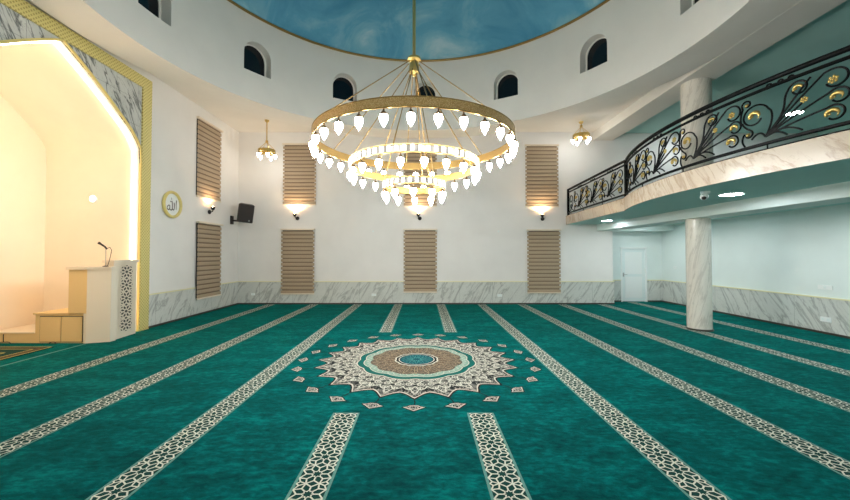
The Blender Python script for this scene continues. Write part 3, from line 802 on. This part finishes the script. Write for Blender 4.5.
for loc, h, rz, lab in specs:
    b = make_blind(h, 1.27 if rz else 1.20); b.location = loc; b.rotation_euler = (0, 0, rz); tag(b, lab, 'blind', 'banded blinds on the walls')
    if rz: MB().box(-.63, -.57, -.012, -.002, .05, h-.06).build('shadow_gap', M['dark'], b)
    if loc[2] < .8:   # lower blinds hang in front of the marble
        if rz: b.location.x += .037
        else: b.location.y -= .037
        spc = MB(); spc.box(-.58, .58, 0, .037, h-.05, h-.01); spc.build('mounting_bracket', M['white'], b)

# ------------------------------------------------------------------ wall sconces
def make_sconce():
    o = empty('wall_sconce')
    MB().ball((0, -.035, 0), .07, 14, 1, .6, 1).build('mount', M['black_plastic'], o, smooth=60)
    MB().tube([(0, -.06, 0), (-.02, -.14, .01), (-.05, -.17, .05)], .014, 8).build('arm', M['black_plastic'], o, smooth=60)
    MB().lathe([(0, 0), (.03, 0), (.05, .03), (.065, .10), (.058, .10), (.04, .04), (0, .03)], 16, (-.05, -.17, .05)).build('shade', M['black_plastic'], o, smooth=50)
    MB().ball((-.05, -.17, .135), .032, 12).build('bulb', M['warmbulb'], o, smooth=60)
    return o
sp = [((XL, 11.27, 3.12), R(90), 'black uplight sconce between the two blinds on the left wall'),
      ((-4.52, YB, 3.10), 0, 'black uplight sconce between the leftmost blinds on the back wall'),
      ((-.10, YB, 3.10), 0, 'black uplight sconce between the middle blinds of the back wall'),
      ((4.34, YB, 3.08), 0, 'black uplight sconce between the blinds beside the balcony')]
s0 = make_sconce()
for i, (loc, rz, lab) in enumerate(sp):
    o = s0 if i == 0 else copy_tree(s0)
    o.location = loc; o.rotation_euler = (0, 0, rz); tag(o, lab, 'wall lamp', 'wall sconces')
    L = bpy.data.lights.new('sconce_glow', 'SPOT'); L.energy = 13; L.color = (1, .70, .42); L.shadow_soft_size = .03; L.spot_size = R(150); L.spot_blend = .8
    lo_ = bpy.data.objects.new('sconce_light', L); col.objects.link(lo_); lo_.parent = o; lo_.location = (-.05, -.17, .19); lo_.rotation_euler = (R(180), 0, 0)

# speaker on its bracket
spk = empty('wall_speaker', (XL, 12.62, 2.98), 0, 'black loudspeaker tilted on a bracket near the back left corner', 'speaker')
MB().box(0, .05, -.07, .07, -.13, .16).build('wall_plate', M['black_plastic'], spk)
MB().tube([(.04, 0, 0), (.30, -.05, -.02), (.50, -.12, .0)], .03, 8).build('bracket_arm', M['black_plastic'], spk, smooth=50)
sb_ = MB(); sb_.prism([(-.25, -.20), (.25, -.20), (.20, .20), (-.20, .20)], -.31, .31)
s_ = sb_.build('cabinet', M['black_plastic'], spk); s_.location = (.60, -.20, .24); s_.rotation_euler = (R(12), R(6), R(28))
bv = s_.modifiers.new('b', 'BEVEL'); bv.width = .03; bv.segments = 2
M['grille'] = plain('speaker_grille', (44, 38, 38), .7)
gr = MB().box(-.22, .22, -.212, -.20, -.28, .28).build('grille', M['grille'], s_)
MB().box(.11, .15, -.216, -.212, -.25, -.21).build('badge', M['chrome'], s_)

# ------------------------------------------------------------------ big chandelier
ch = empty('chandelier', (-.145, MY, 0), 0, 'huge three tier brass ring chandelier with glowing bulbs under the blue dome', 'chandelier')
DTOP = ZD1+2.55
MB().tube([(0, 0, 5.25), (0, 0, DTOP)], .028, 10).build('rod', M['gold'], ch, smooth=60)
MB().lathe([(0, 5.24), (.04, 5.23), (.11, 5.20), (.12, 5.16), (.065, 5.13), (.08, 5.08), (.09, 4.98), (.085, 4.94), (.035, 4.91), (.03, 4.88), (0, 4.87)], 24).build('hub', M['gold'], ch, smooth=50)
RINGS = [(1.675, 3.66, .13, 30, 0), (1.08, 3.255, .115, 20, 1), (.51, 2.925, .105, 10, 2)]
def stay(r, zt, za, zb, ra, ang, rad=.0085):
    return MB().tube([(ra*math.cos(ang), ra*math.sin(ang), za), (r*math.cos(ang), r*math.sin(ang), zb)], rad, 6)
for (r, zb, h, nb, kind) in RINGS:
    name = 'ring'
    if kind == 0:
        m_ = MB(); m_.cur = 0; m_.lathe([(r, zb), (r+.015, zb), (r+.015, zb+h), (r, zb+h)], 128)
        m_.cur = 1; m_.lathe([(r, zb+h), (r-.005, zb+h), (r-.005, zb), (r, zb)], 128)
        m_.cur = 1
        for zz in (zb, zb+h): m_.tube([((r+.008)*math.cos(2*PI*k/96), (r+.008)*math.sin(2*PI*k/96), zz) for k in range(96)], .012, 6, True)
        rg_ = m_.build('ring', [M['band'], M['gold_ring']], ch, smooth=40)
    else:
        m_ = MB(); m_.cur = 0; m_.lathe([(r-.006, zb), (r-.006, zb+h), (r, zb+h), (r, zb), (r-.006, zb)], 96)
        for zz in (zb, zb+h): m_.tube([((r+.012)*math.cos(2*PI*k/96), (r+.012)*math.sin(2*PI*k/96), zz) for k in range(96)], .011, 6, True)
        m_.cur = 1; m_.lathe([(r+.004, zb+.01), (r+.004, zb+h-.01)], 96)
        rg_ = m_.build('ring', [M['gold_ring'], M['glassband']], ch, smooth=40)
        nc = nb*3; c0 = None
        for k in range(nc):
            a = 2*PI*k/nc
            if c0:
                c1 = c0.copy(); col.objects.link(c1); c1.parent = rg_; c1.rotation_euler = (0, 0, a); continue
            c_ = MB(); ca, sa = 1.0, 0.0; w_ = .026
            v = []
            for rr in (r+.006, r+.026):
                for u, zz in ((-w_, zb+.016), (w_, zb+.016), (w_, zb+h-.016), (-w_, zb+h-.016)): v.append((rr*ca-u*sa, rr*sa+u*ca, zz))
            c_.add(v, [(3, 2, 1, 0), (4, 5, 6, 7), (0, 1, 5, 4), (1, 2, 6, 5), (2, 3, 7, 6), (3, 0, 4, 7)])
            c0 = c_.build('crystal', M['crystal'], rg_)
# bulbs
cap = MB().lathe([(0, .0), (.012, 0), (.014, -.035), (.03, -.05), (.058, -.085), (.054, -.092), (0, -.09)], 16)
glb = MB().lathe([(.0, -.088), (.046, -.088), (.060, -.115), (.058, -.15), (.040, -.205), (.016, -.245), (0, -.27)], 14)
cap_me = cap.build('cap', M['bronze']); glb_me = glb.build('globe', M['bulb'], smooth=70)
cm, gm = cap_me.data, glb_me.data
cm.polygons.foreach_set('use_smooth', [True]*len(cm.polygons)); cm.set_sharp_from_angle(angle=R(40))
bpy.data.objects.remove(cap_me); bpy.data.objects.remove(glb_me)
for (r, zb, h, nb, kind) in RINGS:
    ph = PI/2+(PI/nb if kind != 3 else 0)*(1 if kind == 1 else 0)
    for k in range(nb):
        a = ph+2*PI*k/nb
        s = .92 if kind == 0 else .86
        c = bpy.data.objects.new('bulb', cm); col.objects.link(c); c.parent = ch; c.location = (r*math.cos(a), r*math.sin(a), zb-.005); c.scale = (s, s, s)
        g_ = bpy.data.objects.new('globe', gm); col.objects.link(g_); g_.parent = c
# stays
for k in range(6):
    a = 2*PI*(k+.62)/6; stay(1.675, 0, 5.12, 3.79, .10, a).build('stay', M['gold_ring'], ch, smooth=60)
for k in range(6):
    a = 2*PI*(k+.25)/6; stay(1.08, 0, 4.98, 3.37, .08, a).build('stay', M['gold_ring'], ch, smooth=60)
for k in range(3):
    a = 2*PI*(k+.6)/3; stay(.51, 0, 4.93, 3.05, .05, a, .008).build('stay', M['gold_ring'], ch, smooth=60)

# small pendants
def make_pendant(x, y, zc, zr, label, ph):
    o = empty('pendant_light', (x, y, zc), 0, label, 'pendant lamp', 'small ring pendants')
    zr -= zc
    MB().lathe([(0, 0), (.075, 0), (.06, -.05), (.02, -.08), (0, -.08)], 16).build('ceiling_rose', M['gold'], o, smooth=50)
    MB().tube([(0, 0, -.05), (0, 0, zr+.38)], .018, 8).build('rod', M['gold'], o, smooth=60)
    ha = MB(); ha.lathe([(0, zr+.42), (.045, zr+.40), (.045, zr+.34), (0, zr+.33)], 12)
    for k in range(5):
        a = 2*PI*k/5+ph; ha.tube([(0, 0, zr+.36), (.26*math.cos(a), .26*math.sin(a), zr+.08)], .008, 5)
    ha.build('hanger', M['gold'], o, smooth=60)
    MB().ring(.255, .27, zr-.01, zr+.09, 40).build('ring', M['gold_bright'], o, smooth=40)
    MB().ring(.17, .18, zr-.03, zr+.03, 30).build('inner_ring', M['gold'], o, smooth=40)
    for k in range(5):
        a = 2*PI*k/5+ph
        c = bpy.data.objects.new('bulb', cm); col.objects.link(c); c.parent = o; c.location = (.265*math.cos(a), .265*math.sin(a), zr); c.scale = (.8,)*3
        g_ = bpy.data.objects.new('globe', gms); col.objects.link(g_); g_.parent = c
gms = gm.copy(); gms.materials[0] = M['bulb_small']
make_pendant(-5.15, 11.9, ZC, 5.16, 'small brass ring pendant on a long rod near the left back corner', .2)
make_pendant(5.32, 12.05, ZC, 5.72, 'small brass ring pendant close to the ceiling above the balcony end', .4)

# ------------------------------------------------------------------ downlights, camera dome
def downlight(x, y, z_, r, label):
    o = empty('ceiling_downlight', (x, y, z_), 0, label, 'downlight', 'round ceiling downlights')
    MB().lathe([(r, 0), (r+.025, 0), (r+.02, -.015), (r, -.018), (r, 0)], 32).build('bezel', M['white'], o, smooth=40)
    MB().lathe([(0, -.012), (r, -.012), (r, 0), (0, 0)], 32).build('diffuser', M['downlight'], o)
downlight(5.87, 11.5, ZB0, .15, 'round white downlight under the balcony nearest the back wall')
downlight(5.52, 6.45, ZB0, .165, 'round white downlight under the balcony beside the security camera')
downlight(5.48, 1.45, ZB0, .19, 'round white downlight under the near end of the balcony')
downlight(7.7, 9.9, ZB0, .17, 'added fill downlight behind the balcony beam')  # lights behind the beam are unseen, added to brighten the space under the balcony
downlight(7.9, 12.3, ZB0, .17, 'added fill downlight near the back wall behind the balcony beam')
downlight(7.7, 7.3, ZB0, .17, 'added fill downlight behind the beam, level with the column')
downlight(7.7, 4.6, ZB0, .17, 'added fill downlight behind the beam, nearer the viewer')
downlight(11.6, 11.2, ZC-.03, .2, 'round white downlight on the upper gallery ceiling, seen through the railing')
downlight(11.6, 7.4, ZC-.03, .2, 'added fill downlight on the upper gallery ceiling, middle one')  # from here on unseen gallery lights, added to brighten the upper level
downlight(9.2, 12.04, ZC-.03, .2, 'added fill downlight on the upper gallery ceiling behind the column')
downlight(9.4, 3.4, ZC-.03, .2, 'added fill downlight on the upper gallery ceiling, nearest the viewer')
cam_ = empty('security_camera', (4.86, 6.20, ZB0+.002), 0, 'white turret security camera under the balcony beside the downlight', 'security camera')
MB().lathe([(0, 0), (.07, 0), (.07, -.03), (.05, -.05), (0, -.05)], 20).build('base', M['white'], cam_, smooth=40)
MB().ball((-.02, 0, -.09), .062, 16).build('housing', M['white'], cam_, smooth=60)
MB().ball((-.045, -.025, -.115), .036, 12).build('lens', M['black_plastic'], cam_, smooth=60)

# ------------------------------------------------------------------ sockets and plates
def plate(name, loc, rz, w_, h_, label, cat, holes=1):
    o = empty(name, loc, rz, label, cat)
    MB().box(-w_/2, w_/2, -.012, 0, -h_/2, h_/2).build('cover', M['white'], o)
    b = MB()
    for i in range(holes):
        cx_ = (i-(holes-1)/2)*(w_/holes); b.box(cx_-.025, cx_+.025, -.016, -.012, -.025, .025)
    b.build('insert', M['door'], o)
plate('wall_socket', (-1.75, YB-.025, .34), 0, .17, .09, 'white socket on the back marble, left of the middle blind', 'socket', 2)
plate('wall_socket', (2.78, YB-.025, .32), 0, .17, .09, 'white socket on the back marble, right of the middle blind', 'socket', 2)
plate('wall_socket', (-6.1+.0, YB-.025, .36), 0, .14, .08, 'white socket on the back marble near the left corner', 'socket', 1)
plate('wall_socket', (XR-.025, 8.2, .33), R(-90), .22, .11, 'white double socket on the marble of the right wall', 'socket', 2)
plate('wall_plate', (XR, 8.22, 1.05), R(-90), .30, .10, 'flat white plate on the right wall above the marble', 'wall plate', 1)
plate('wall_switch', (XR, 13.1, 1.32), R(-90), .12, .09, 'white switch on the right wall near the door', 'switch', 1)
plate('wall_plate', (-1.79, YB, 2.63), 0, .06, .06, 'tiny white plate on the back wall left of the middle blind', 'wall plate', 1)
plate('wall_plate', (2.75, YB, 2.63), 0, .06, .06, 'tiny white plate on the back wall right of the middle blind', 'wall plate', 1)

# ------------------------------------------------------------------ lights, world
def point(name, loc, e, colr=(1, 1, 1), r=.15):
    L = bpy.data.lights.new(name, 'POINT'); L.energy = e; L.color = colr; L.shadow_soft_size = r
    o = bpy.data.objects.new(name, L); col.objects.link(o); o.location = loc; return o
# fill light added inside the niche, without a fixture of its own
point('niche_fill', (-7.9, 6.2, 3.4), 16, (1, .86, .70), .3)
wd = bpy.data.worlds.new('night'); sc.world = wd; wd.use_nodes = True
wd.node_tree.nodes['Background'].inputs[0].default_value = lin((12, 22, 36)); wd.node_tree.nodes['Background'].inputs[1].default_value = .3

# ------------------------------------------------------------------ camera
cd = bpy.data.cameras.new('camera'); cam = bpy.data.objects.new('camera', cd); col.objects.link(cam)
cam.location = (0, 0, 1.8); cam.rotation_euler = (R(91.2), 0, 0)
cd.sensor_width = 36; cd.lens = 362/850*36; cd.shift_x = 2.5/850; cd.shift_y = -3.3/850; cd.clip_start = .02
sc.camera = cam
sc.view_settings.view_transform = 'Standard'; sc.view_settings.look = 'None'; sc.view_settings.gamma = 1
sc.view_settings.exposure = 1.6
sc.cycles.max_bounces = 8; sc.cycles.diffuse_bounces = 6; sc.cycles.use_denoising = True
sc.cycles.sample_clamp_indirect = 6
